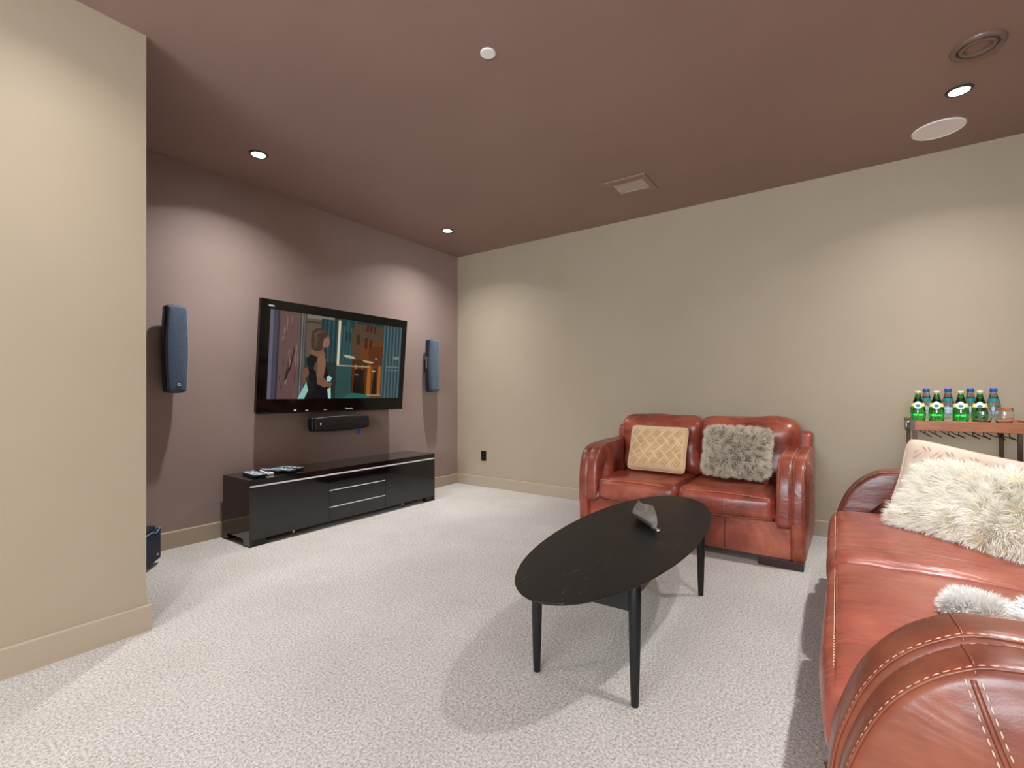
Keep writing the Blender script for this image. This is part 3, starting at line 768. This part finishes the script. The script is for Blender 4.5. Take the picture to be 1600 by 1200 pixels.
# ================================================================== sofas
def arm_profile(H, dep, low, front, tight=False):
    """side view (y, z): low = bottom height, front = y of the front face"""
    top = [(.000, .25), (.008, .38), (.028, .46), (.060, .54), (.105, .605), (.165, .655), (.24, .682), (.45, .690), (dep - front - .03, .70)]
    if tight: top = [(.000, .25), (.0, .42), (.010, .51), (.030, .575), (.065, .628), (.12, .662), (.20, .680), (.40, .690), (dep - front - .03, .70)]
    s_ = H / .70
    pts = [(front + .008, low)] + [(front + a, b * s_) for a, b in curve_2d(top)] + [(dep, .67 * s_), (dep, low)]
    return pts
def curve_2d(p, n=4):
    return [(q.x, q.y) for q in curve_pts([(a, b, 0) for a, b in p], n)]
def sofa(name, loc, rz, label, arm_o, arm_i, cush, seat_z, H, BH, depth, leather_m, thigh=False, seed=1, bw=0, bx=0, bt=.115, pad=None):
    t = E(name, loc, label, 'sofa', rz=rz)
    Wt = 2 * cush + 2 * (arm_o + arm_i); hw = Wt / 2
    # base
    b = MB().slab([(.035, .05), (depth - .05, .05), (depth - .05, .275), (.035, .275)], Wt - 2*arm_o + .02, .015, 'x', 0)
    base = b.build('base', M['leather'], t, auto=60)
    for x in (-cush/2, cush/2):
        MB().tube([(x, .0345, .058), (x, .0345, .268)], .0022, 5).build('seam', M['piping'], base)
        st = MB(); stitch_into(st, [(x + .006, .0335, .06), (x + .006, .0335, .26)]); st.build('stitching', M['thread'], base)
    # arms
    for sx in (-1, 1):
        for kind in ('outer', 'inner'):
            if kind == 'outer': tk = arm_o; cxx = sx * (hw - arm_o/2); prof = arm_profile(H, depth, .05, 0.0, not thigh); bulge = .022
            else: tk = arm_i + .02; cxx = sx * (hw - arm_o - arm_i/2 + .006); prof = arm_profile(H + .008, pad or depth - .10, .26, -.012, not thigh); bulge = .006
            prof = prof[::-1]
            rr = min(.028, tk * .42)
            mbq = MB().slab(prof, tk, rr, 'x', cxx, bulge=bulge, seg=5)
            for i, q in enumerate(mbq.v):
                nz = noise.noise(Vector((q.x * 9, q.y * 9 + seed * 5, q.z * 9))); q.z += nz * .004 * min(1, q.z * 3); q.y += nz * .003
            o = mbq.build('arm' if kind == 'outer' else 'arm_pad', M['leather_brown'] if thigh else M['leather'], t)
            # stitched seams along both edges of the profile
            st = MB(); sm = MB()
            pr = prof[::-1]
            for e in (-1, 1):
                xx = cxx + e * (tk/2 - rr * .35)
                line = []
                for i in range(1, len(pr) - 2):
                    a, bq = Vector(pr[i-1]), Vector(pr[i+1]); d = (bq - a).normalized(); nn = Vector((-d.y, d.x))
                    p = Vector(pr[i]) - nn * (rr * .18)
                    q = Vector((xx, p.x, p.y)); nz = noise.noise(Vector((q.x * 9, q.y * 9 + seed * 5, q.z * 9)))
                    q.z += nz * .004; q.y += nz * .003
                    line.append(q)
                line = line[:]
                stitch_into(st, [l + Vector((-e * .006, 0, .0)) + Vector((0, -.0008, .0012)) for l in line], .010, .006, .0015)
                sm.tube(line, .0028, 6)
            AL = M['leather_brown'] if thigh else M['leather']
            st.build('stitching', M['thread'], o); sm.build('piping', AL, o)
            if kind == 'outer':
                from mathutils.bvhtree import BVHTree
                tr_ = BVHTree.FromPolygons([tuple(q) for q in mbq.v], mbq.f)
                def snapped(pts, off=.0012):
                    r_ = []
                    for p in curve_pts(pts, 8):
                        h_ = tr_.ray_cast(p + Vector((sx * .2, 0, .0)), Vector((-sx, 0, 0)))
                        q = h_[0] if h_[0] else tr_.find_nearest(p)[0]
                        r_.append(Vector((q.x + sx * off, q.y, q.z)))
                    return r_
                ln = snapped([(cxx, .185, H - .052), (cxx, .205, H - .12), (cxx, .245, H - .24), (cxx, .29, H - .40), (cxx, .33, .08)])
                cs = MB(); cs.tube(ln, .0042, 6); cs.build('side_seam', AL, o)
                cs = MB(); stitch_into(cs, [q + Vector((sx * .002, .010, 0)) for q in ln[::4]], .010, .006, .0015); stitch_into(cs, [q + Vector((sx * .002, -.010, 0)) for q in ln[::4]], .010, .006, .0015)
                cs.build('side_stitching', M['thread'], o)
            bnd = []
            for q in range(9):
                xq = cxx + (tk - .01) * (q / 8 - .5)
                from mathutils.bvhtree import BVHTree
                tr2 = BVHTree.FromPolygons([tuple(v_) for v_ in mbq.v], mbq.f)
                h_ = tr2.ray_cast(Vector((xq, .185 + .004 * q / 8, H + .3)), Vector((0, 0, -1)))
                if h_[0]: bnd.append(h_[0] + Vector((0, 0, .0005)))
            if len(bnd) > 2: MB().tube(bnd, .0022, 6).build('cross_seam', AL, o)
    # back frame
    bf = MB().slab([(depth - .14, .06), (depth, .06), (depth + .0, BH - .13), (depth - .03, BH - .10), (depth - .12, BH - .10), (depth - .15, BH - .14)], Wt - .02, .025, 'x', 0, bulge=0)
    bf.build('back_frame', M['leather'], t, auto=60)
    # seat cushions
    for k, sx in enumerate((-1, 1)):
        hx, hy, hz = cush/2 - .002, .345, (seat_z - .265)/2
        V, F = puff(hx, hy, hz, .045, 22, top=.030, front=.022, side=.0, wr=.010, wscale=5, seed=seed + k)
        V = xf(V, T(sx * cush/2, .345 - .01, .272 + hz))
        o = link('seat_cushion', V, F, M['leather_seat'] if thigh else M['leather'], t)
        o['kind_note'] = 0; del o['kind_note']
        st = MB(); sm = MB()
        zt = seat_z - .012
        x0, x1 = sx * cush/2 - hx + .03, sx * cush/2 + hx - .03
        # front top edge seam and a short centre seam
        def surf(px_, py_): return seat_z + .03 * max(0, (1 - ((px_ - sx*cush/2)/hx)**2)) ** .6 * max(0, (1 - ((py_ - .335)/.345)**2)) ** .6
        fl = [(x0 + (x1 - x0) * q / 12, .006, zt + .012 * math.sin(PI * q / 12)) for q in range(13)]
        sm.tube(curve_pts(fl, 4), .0045, 6)
        stitch_into(st, [(a, b - .006, c + .003) for a, b, c in fl], .009, .006, .0016)
        xm = sx * cush/2
        if not thigh:
            vl = [(xm, -.030, seat_z - .035), (xm, -.036, seat_z - .09), (xm, -.028, .31)]
            sm.tube(curve_pts(vl, 5), .003, 6); stitch_into(st, [(a + .006, b - .001, c) for a, b, c in vl])
        if thigh:
            tl = [(x0 + (x1 - x0) * q / 14, .275 + .02 * math.sin(q * .5 + k), 0) for q in range(15)]
            tl = [(a, b, surf(a, b) + noise.noise(Vector((a * 9, b * 9, seed))) * .002 + .0005) for a, b, c in tl]
            sm.tube(curve_pts(tl, 4), .003, 6)
        bl = [(x0, -.006, .30), (x0 + .1, -.016, .292), (xm, -.022, .286), (x1 - .1, -.016, .292), (x1, -.006, .30)]
        stitch_into(st, bl, .009, .006, .0014)
        st.build('stitching', M['thread'], o); sm.build('seam', M['leather'], o)
    # back cushions
    for k, sx in enumerate((-1, 1)):
        bwid = bw or cush + .024; ctr = sx * (bwid/2 - .012) + bx
        hx, hy, hz = bwid/2, bt, (BH - seat_z)/2 + .005
        V, F = puff(hx, hy, hz, .085, 22, top=.012, front=.035, side=.0, wr=.022, wscale=6, seed=seed + 5 + k)
        # sag: slimmer waist, fuller top roll
        for q in V:
            u = q.z / hz; q.y += -.030 * math.exp(-((u - .55) / .35) ** 2) * (1 if q.y < 0 else -.2)
            fx = abs(q.x) / hx
            if q.y < 0: q.y += .012 * math.sin(18 * (q.z + fx * .10)) * fx ** 3
        V = xf(V, T(ctr, depth - .15 - bt, seat_z + hz - .01) @ R(-9, 'X'))
        o = link('back_cushion', V, F, M['leather'], t)
        st = MB(); sm = MB()
        M4 = T(ctr, depth - .15 - bt, seat_z + hz - .01) @ R(-9, 'X')
        # curved corner seams on the outer upper corners
        cv = [(sx * (hx - .012), -.075, -hz * .2), (sx * (hx - .03), -.118, hz * .35), (sx * (hx - .085), -.140, hz * .62), (sx * (hx - .135), -.112, hz * .86), (sx * (hx - .16), -.05, hz + .002)]
        cv = [M4 @ Vector(p) for p in curve_pts(cv, 3)]
        # snap the seam to the cushion surface
        from mathutils.bvhtree import BVHTree
        tree = BVHTree.FromPolygons([tuple(a) for a in V], F)
        snap = []
        cc_ = Vector((ctr, depth - .15 - bt, seat_z + hz))
        for p in cv:
            hit = tree.find_nearest(p)
            snap.append(hit[0] + (hit[0] - cc_).normalized() * .001)
        sm.tube(snap, .003, 6); stitch_into(st, [p + Vector((-sx * .006, -.001, .001)) for p in snap])
        st.build('stitching', M['thread'], o); sm.build('seam', M['leather'], o)
    # feet
    for sx in (-1, 1):
        for y0 in (.0, depth - .14):
            x0 = sx * (hw - .012); x1 = sx * (hw - .262)
            MB().box((min(x0, x1), y0, 0), (max(x0, x1), y0 + .13, .052)).build('foot', M['foot'], t, smooth=False, bevel=.003)
    return t
sofa('loveseat', (3.40, .99, 0), -PI/2, 'brown leather two-seat loveseat against the beige wall, tan and fur cushions on it', .085, .075, .615, .432, .70, .905, .93, M['leather'], seed=1, bw=.685, bx=.03, pad=.60)
sofa('sofa', (2.21, .045, 0), PI + math.radians(1.0), 'long reddish brown leather sofa along the right edge with cream sheepskin cushions', .105, .105, .965, .452, .695, .90, 1.10, M['leather_seat'], thigh=True, seed=3, bt=.095)

# ================================================================== cushions
def pillow_mesh(w, h, th, seed=0, n=26, corner=.10):
    """knife-edge cushion in local x,z plane, thickness along y; returns V, F"""
    V = []; F = []
    for side in (-1, 1):
        for i in range(n + 1):
            for j in range(n + 1):
                u = math.sin((2*i/n - 1) * PI/2); v = math.sin((2*j/n - 1) * PI/2)
                # sides drawn in between the corners
                kc = 1 - .075 * (abs(u) * abs(v)) ** 5
                x = u * w/2 * (1 - corner * .55 * (1 - v*v)) * kc; z = v * h/2 * (1 - corner * .55 * (1 - u*u)) * kc
                prof = max(0, (1 - u**4)) ** .55 * max(0, (1 - v**4)) ** .55
                y = side * th/2 * prof
                y += side * .006 * noise.noise(Vector((x * 9, z * 9, seed + side))) * prof
                V.append(Vector((x, y, z)))
        o = 0 if side < 0 else (n+1) ** 2
        for i in range(n):
            for j in range(n):
                a, b, c, d = o + i*(n+1)+j, o + (i+1)*(n+1)+j, o + (i+1)*(n+1)+j+1, o + i*(n+1)+j+1
                F.append((a, b, c, d) if side < 0 else (a, d, c, b))
    # weld the two rims
    m = (n+1) ** 2; mp = {}
    for i in range(n + 1):
        for j in range(n + 1):
            if i in (0, n) or j in (0, n): mp[m + i*(n+1) + j] = i*(n+1) + j
    F = [tuple(mp.get(q, q) for q in f) for f in F]
    used = sorted({q for f in F for q in f}); re_ = {q: k for k, q in enumerate(used)}
    return [V[q] for q in used], [tuple(re_[q] for q in f) for f in F]
def fur(name, V, F, count, length, width, m, parent, down=(0, 0, -1), droop=.5, jitter=.45, radial=0.6, seed=0, keep=None, clump=0):
    """fur strands as thin tapered ribbons grown from a cushion surface"""
    rnd = random.Random(seed); V = [Vector(v) for v in V]
    area = []; tot = 0; fn = []
    cen = sum(V, Vector()) / len(V)
    for f in F:
        a, b, c, d = [V[i] for i in f[:4]] if len(f) > 3 else [V[f[0]], V[f[1]], V[f[2]], V[f[2]]]
        nrm = (c - a).cross(d - b); ar = nrm.length / 2; tot += ar; area.append(tot); nn = nrm.normalized() if nrm.length > 1e-12 else Vector((0, 0, 1))
        fn.append(nn)
    import bisect
    verts = []; faces = []; tip = []
    down = Vector(down)
    for k in range(count):
        i = min(len(F) - 1, bisect.bisect(area, rnd.random() * tot)); f = F[i]
        a, b, c, d = [V[q] for q in f[:4]]
        s_, r_ = rnd.random(), rnd.random()
        p = a.lerp(b, s_).lerp(d.lerp(c, s_), r_); nn = fn[i]
        if nn.dot(p - cen) < 0 : nn = -nn
        if keep and not keep(p, nn): continue
        out = p - cen; out -= nn * out.dot(nn)
        cl = Vector((noise.noise(p * 28 + Vector((seed, 0, 0))), noise.noise(p * 28 + Vector((0, seed + 9, 0))), noise.noise(p * 28 + Vector((0, 0, seed + 17)))))
        rv = Vector((rnd.gauss(0, 1), rnd.gauss(0, 1), rnd.gauss(0, 1))) * jitter * .4
        d0 = (nn + out.normalized() * radial * min(1, out.length * 5) * .6 + cl * 1.2 + rv).normalized()
        d1 = (d0 + down * droop + out.normalized() * radial * .6 + cl * .8 + rv * .5).normalized()
        Lk = length * rnd.uniform(.65, 1.15)
        p1 = p + d0 * Lk * .35; p2 = p1 + (d0 + d1).normalized() * Lk * .33; p3 = p2 + d1 * Lk * .32
        sd = d0.cross(Vector((rnd.uniform(-1, 1), rnd.uniform(-1, 1), rnd.uniform(-1, 1)))).normalized() * width / 2
        n0 = len(verts)
        verts += [p - nn*.003 - sd, p - nn*.003 + sd, p1 + sd * .95, p1 - sd * .95, p2 + sd * .7, p2 - sd * .7, p3]
        faces += [(n0, n0+1, n0+2, n0+3), (n0+3, n0+2, n0+4, n0+5), (n0+5, n0+4, n0+6)]
        tip += [0, 0, .4, .4, .75, .75, 1]
    me = bpy.data.meshes.new(name); me.from_pydata([tuple(v) for v in verts], [], faces)
    me.polygons.foreach_set('use_smooth', [True] * len(me.polygons))
    at = me.attributes.new('tipness', 'FLOAT', 'POINT'); at.data.foreach_set('value', tip)
    me.materials.append(m); o = bpy.data.objects.new(name, me); C.objects.link(o); o.parent = parent; o['kind'] = 'stuff'
    return o
def quilt_lines(w, h, th, seed, side=-1):
    """basket-weave tucks: short straight ridges in a diagonal pattern, laid on the cushion face"""
    mb = MB()
    def P(x, z):
        u, v = x / (w/2), z / (h/2)
        y = side * th/2 * max(0, (1 - min(1, abs(u)) ** 4)) ** .55 * max(0, (1 - min(1, abs(v)) ** 4)) ** .55
        return Vector((x * (1 - .055 * (1 - v*v)), y + side * .0022, z * (1 - .055 * (1 - u*u))))
    s_ = .062; c45 = math.cos(PI/4)
    for i in range(-7, 8):
        for j in range(-7, 8):
            # cell centre in rotated lattice
            cx_, cz_ = (i + j) * s_ * .70, (j - i) * s_ * .95
            if abs(cx_) > w/2 * .93 or abs(cz_) > h/2 * .94: continue
            dr = Vector((.70, .95)).normalized() if (i + j) % 2 == 0 else Vector((.70, -.95)).normalized()
            pr = Vector((dr.y, -dr.x))
            for q in (-1, 0, 1):
                a = Vector((cx_, cz_)) + pr * q * s_ * .26 - dr * s_ * .55; b = a + dr * s_ * 1.1
                tp_ = [a.lerp(b, k / 6) for k in range(7)]
                tp_ = [g_ for g_ in tp_ if abs(g_.x) < w/2 * .90 and abs(g_.y) < h/2 * .90]
                if len(tp_) > 2: mb.tube([P(*g_) for g_ in tp_], [.0008] + [.0038] * (len(tp_) - 2) + [.0008], 5)
    return mb
def cushion(name, M4, w, h, th, label, kind, seed=1, **kw):
    V, F = pillow_mesh(w, h, th, seed)
    t = bpy.data.objects.new(name, None); C.objects.link(t); t.empty_display_size = .05
    t.matrix_world = M4; tag(t, label, 'cushion')
    # rest the object origin at the cushion's middle
    if kind in ('tan', 'pink'):
        mm = M['velvet_tan'] if kind == 'tan' else M['velvet_pink']
        c = link('cover', V, F, mm, t)
        q = quilt_lines(w, h, th, seed); q.build('woven_tucks', M['tuck_tan' if kind == 'tan' else 'tuck_pink'], t)
        edge = []
        n = 20
        for k in range(n): edge.append((-1 + 2*k/n, -1))
        for k in range(n): edge.append((1, -1 + 2*k/n))
        for k in range(n): edge.append((1 - 2*k/n, 1))
        for k in range(n): edge.append((-1, 1 - 2*k/n))
        pts = [Vector((u * w/2 * (1 - .055 * (1 - v*v)), 0, v * h/2 * (1 - .055 * (1 - u*u)))) * (1 - .075 * (abs(u) * abs(v)) ** 5) for u, v in edge]
        MB().tube(pts, .0045, 8, close=True).build('edge_piping', mm, t)
    else:
        base = {'cream': 'fur_cream_base', 'taupe': 'fur_taupe_base', 'white': 'fur_cream_base'}[kind]
        link('cover', V, F, M[base], t)
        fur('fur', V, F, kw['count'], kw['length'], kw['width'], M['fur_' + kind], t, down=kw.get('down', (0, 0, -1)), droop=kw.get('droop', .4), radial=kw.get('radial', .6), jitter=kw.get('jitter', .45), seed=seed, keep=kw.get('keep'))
    return t
def basis(center, right, up):
    """matrix with local x = right, local z = up (orthogonalised), local -y = facing direction"""
    r_ = Vector(right).normalized(); u_ = Vector(up); u_ = (u_ - r_ * u_.dot(r_)).normalized(); y_ = u_.cross(r_)
    Mx = Matrix(((r_.x, y_.x, u_.x, center[0]), (r_.y, y_.y, u_.y, center[1]), (r_.z, y_.z, u_.z, center[2]), (0, 0, 0, 1)))
    return Mx
# on the loveseat (faces -X): viewer's right = -Y
cushion('throw_pillow', basis((3.75, 1.245, .655), (0, -1, -.01), (.34, -.02, 1)), .47, .375, .13, 'tan velvet cushion with a woven diamond pattern on the left seat of the loveseat', 'tan', seed=2)
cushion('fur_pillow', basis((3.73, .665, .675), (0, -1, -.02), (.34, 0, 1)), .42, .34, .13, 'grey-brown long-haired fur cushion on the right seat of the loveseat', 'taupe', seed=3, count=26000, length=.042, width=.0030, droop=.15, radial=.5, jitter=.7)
# on the sofa, propped in the far corner
cushion('throw_pillow', basis((3.045, -.475, .632), (0, -.97, -.22), (.20, -.32, 1)), .58, .39, .11, 'pale beige woven cushion behind the cream sheepskin cushion on the sofa', 'pink', seed=4)
cushion('fur_pillow', basis((2.70, -.475, .612), (-.66, -.75, -.02), (.15, -.75, .75)), .66, .34, .10, 'large cream long-haired sheepskin cushion leaning at the far end of the sofa', 'cream', seed=5, count=46000, length=.070, width=.0028, droop=.55, radial=.7, jitter=.35)
cushion('fur_pillow', basis((1.80, -.285, .500), (-.35, -1, 0), (1, -.35, .05)), .12, .11, .045, 'small white fluffy cushion lying on the sofa seat behind the near arm', 'white', seed=6, count=9000, length=.034, width=.0026, droop=.1, radial=.9, jitter=.8)
cushion('fur_pillow', basis((1.300, -.365, .640), (0, -1, 0), (.5, 0, .9)), .17, .11, .06, 'white fluffy cushion pressed against the near arm of the sofa at the right edge', 'white', seed=7, count=11000, length=.034, width=.0026, droop=.2, radial=.9, jitter=.8)

# ================================================================== bar cart
CX0, CX1, CY0, CY1, CZ = 3.74, 4.18, -.86, -.305, .874
t = E('bar_cart', ((CX0 + CX1)/2, (CY0 + CY1)/2, 0), 'bronze metal bar cart with a wooden tray top behind the sofa', 'cart')
ox, oy = (CX0 + CX1)/2, (CY0 + CY1)/2
hx, hy = (CX1 - CX0)/2, (CY1 - CY0)/2
for xa_ in (-hx, hx - .022): MB().box((xa_, -hy, CZ), (xa_ + .022, hy, CZ + .058)).build('tray_side', M['wood'], t, smooth=False, bevel=.002)
MB().box((-hx + .022, -hy, CZ), (hx - .022, -hy + .02, CZ + .058)).build('tray_end', M['wood'], t, smooth=False)
MB().box((-hx + .022, hy - .02, CZ), (hx - .022, hy, CZ + .058)).build('tray_end', M['brown_metal'], t, smooth=False)
MB().box((-hx + .022, -hy + .02, CZ + .012), (hx - .022, hy - .02, CZ + .046)).build('tray_floor', M['wood'], t, smooth=False)
for lx in (CX0 + .025, CX1 - .02):
    for ly in (-.325, -.770):
        MB().box((lx - ox - .010, ly - oy - .010, .05), (lx - ox + .010, ly - oy + .010, CZ)).build('leg', M['brown_metal'], t, smooth=False, bevel=.002)
        MB().lathe([(.022, -.008), (.025, -.004), (.025, .004), (.022, .008)], (lx - ox, ly - oy, .026), 20, 'y').build('caster', M['dark_metal'], t)
MB().box((CX0 + .025 - ox, -.780 - oy, .22), (CX1 - .02 - ox, -.315 - oy, .245)).build('lower_shelf', M['wood'], t, smooth=False)
# ring handles and corner clasp on the left end
hd = MB()
for q, (x_, z_) in enumerate(((-hx + .02, CZ + .030), (-hx + .05, CZ + .028))):
    hd.tube([(x_ + .016*math.cos(a), hy + .022, z_ - .006 + .026*math.sin(a)) for a in [2*PI*k/18 for k in range(18)]], .0042, 7, close=True)
    hd.lathe([(.008, 0), (.008, .024)], (x_, hy - .001, z_ + .018), 12, 'y')
hd.build('ring_handle', M['steel'], t)
MB().box((-hx - .003, hy - .018, CZ - .004), (-hx + .075, hy + .003, CZ + .062)).build('corner_plate', M['brown_metal'], t, smooth=False)
sc = MB()
for y_, z_ in ((-.835, .035), (-.855, .035), (-.835, .018)): sc.lathe([(.003, -.003), (.003, 0)], (-hx, y_ - oy, CZ + z_), 10, 'x')
sc.build('screw', M['steel'], t)
# stemware rails under the tray: eight bent wires
for k in range(4):
    y0 = -.375 - k * .105
    for dy in (0, -.045):
        wv = MB(); yy = y0 + dy - oy
        wv.tube([(-hx + .06, yy, CZ + .002), (-hx + .06, yy, CZ - .022), (-hx + .06, yy - .028, CZ - .040), (hx - .10, yy - .028, CZ - .040), (hx - .10, yy, CZ - .022), (hx - .10, yy, CZ + .002)], .0028, 6)
        wv.build('stemware_rail', M['dark_metal'], t)

ZB = CZ + .0463
def bottle(name, prof, m, x, y, label, group, parts, scale=1.0):
    t = E(name, (x, y, ZB), label, 'bottle', group=group)
    outer = prof; inner = [(max(.001, r - .0028), z + (.004 if i == 0 else 0)) for i, (r, z) in enumerate(prof)]
    MB().lathe([(.0005, prof[0][1])] + outer, n=36, cap=False).lathe([(.0005, .005)] + inner[:-1] + [(inner[-1][0], inner[-1][1])], n=36, cap=False).build('glass', m, t)
    for nm, pf, mm in parts: MB().lathe(pf, n=36, cap=False).build(nm, mm, t)
    return t
gp = [(.029, .0), (.0335, .004), (.0365, .03), (.0375, .055), (.0355, .085), (.029, .112), (.021, .134), (.0155, .152), (.0130, .166), (.0130, .178)]
def prof_r(pf, z):
    for (r0, z0), (r1, z1) in zip(pf, pf[1:]):
        if z0 <= z <= z1: return r0 + (r1 - r0) * (z - z0) / (z1 - z0)
    return pf[-1][0]
def band(pf, z0, z1, off=.0008, n=8): return [(prof_r(pf, z0 + (z1 - z0)*k/n) + off, z0 + (z1 - z0)*k/n) for k in range(n + 1)]
def patch(pf, zc, hh, ang, off=.0012, n=14, ratio=1.0, a0=0.0):
    """oval label patch curved on the bottle, facing angle a0"""
    mb = MB(); v = []; f = []
    for i in range(n + 1):
        for j in range(n + 1):
            u, w = 2*i/n - 1, 2*j/n - 1
            # square to disc
            du, dw = u * math.sqrt(1 - w*w/2), w * math.sqrt(1 - u*u/2)
            z = zc + dw * hh; a = a0 + du * ang; r = prof_r(pf, z) + off
            v.append((r * math.cos(a), r * math.sin(a), z))
    for i in range(n):
        for j in range(n): f.append((i*(n+1)+j, (i+1)*(n+1)+j, (i+1)*(n+1)+j+1, i*(n+1)+j+1))
    mb.add(v, f); return mb
face = PI + .0    # towards the room, slightly to the camera
def green_bottle(x, y, label):
    lv = .050
    water = [(.0005, .0055)] + [(max(.001, r - .0032), z) for r, z in [(.0335, .0058)] + band(gp, .010, lv, 0)] + [(.0005, lv)]
    t = bottle('green_bottle', gp, M['green_glass'], x, y, label, 'green glass bottles on the cart', [
        ('cap', [(.0135, .174), (.0152, .175), (.0152, .190), (.0135, .193), (.0005, .1932)], M['cap_cream']),
        ('neck_label', band(gp, .094, .116), M['label_yellow'])])
    a0 = math.atan2(-y, -x)
    p = patch(gp, .104, .022, .62, .0016, a0=a0); lb = p.build('oval_label', M['label_white'], t)
    patch(gp, .100, .008, .34, .0022, a0=a0).build('label_mark', M['label_teal'], lb)
    lt = MB()
    for k in range(9):
        w = -.42 + .84 * k / 8; z = .117 - .010 * (w / .42) ** 2; r = prof_r(gp, z) + .0026
        lt.lathe([(.0014, -.0003), (.0014, .0003)], (r * math.cos(a0 + w), r * math.sin(a0 + w), z), 6)
    lt.build('label_lettering', M['label_teal'], lb)
    return t
bp = [(.026, 0), (.0300, .004), (.0325, .02), (.0330, .075), (.0310, .105), (.0250, .135), (.0185, .160), (.0150, .178), (.0145, .192)]
def blue_bottle(x, y, label):
    t = bottle('water_bottle', bp, M['blue_glass'], x, y, label, 'clear water bottles on the cart', [
        ('cap', [(.0150, .184), (.0172, .185), (.0172, .204), (.0160, .207), (.0005, .2072)], M['cap_blue']),
        ('body_label', band(bp, .045, .092), M['label_blue']),
        ('neck_mark', band(bp, .126, .146), M['label_teal'])])
    a0 = math.atan2(-y, -x)
    sm = MB()
    for z in (.054, .062, .070, .078):
        pts = []
        for k in range(9): a = a0 - .7 + 1.4*k/8; r = prof_r(bp, z) + .0014; pts.append((r*math.cos(a), r*math.sin(a), z))
        sm.tube(pts, .0012, 5)
    sm.build('label_lettering', M['label_white'], t)
    return t
GY = [-.346, -.432, -.540, -.626]
for k, (y, lb) in enumerate(zip(GY, ['leftmost green glass bottle on the bar cart', 'second green glass bottle from the left on the bar cart', 'third green glass bottle from the left on the bar cart', 'rightmost green glass bottle, behind a clear tumbler on the bar cart'])):
    green_bottle(3.868 if k == 3 else 3.845, y, lb)
for y, lb in zip([-.400, -.503, -.605, -.706], ['blue-capped water bottle behind the two leftmost green bottles', 'blue-capped water bottle between the second and third green bottles', 'blue-capped water bottle between the third and fourth green bottles', 'rightmost blue-capped water bottle, behind the clear tumblers']):
    blue_bottle(4.0, y, lb)
tp = [(.024, .0), (.032, .006), (.0385, .028), (.0400, .045), (.0385, .070), (.0350, .094)]
def tumbler(x, y, label):
    t = MB().lathe([(.0005, 0)] + tp + [(.0342, .0945), (.0340, .094), (.0376, .070), (.0391, .045), (.0375, .029), (.031, .010), (.0005, .006)], n=40, cap=False).build('tumbler', M['clear_glass'])
    t.location = (x, y, ZB); tag(t, label, 'glass', 'stemless tumblers on the cart')
tumbler(3.788, -.624, 'clear stemless tumbler in front of the rightmost green bottle')
tumbler(3.788, -.712, 'clear stemless tumbler at the right end of the bottles')
# small dark box standing on the floor behind the sofa arm
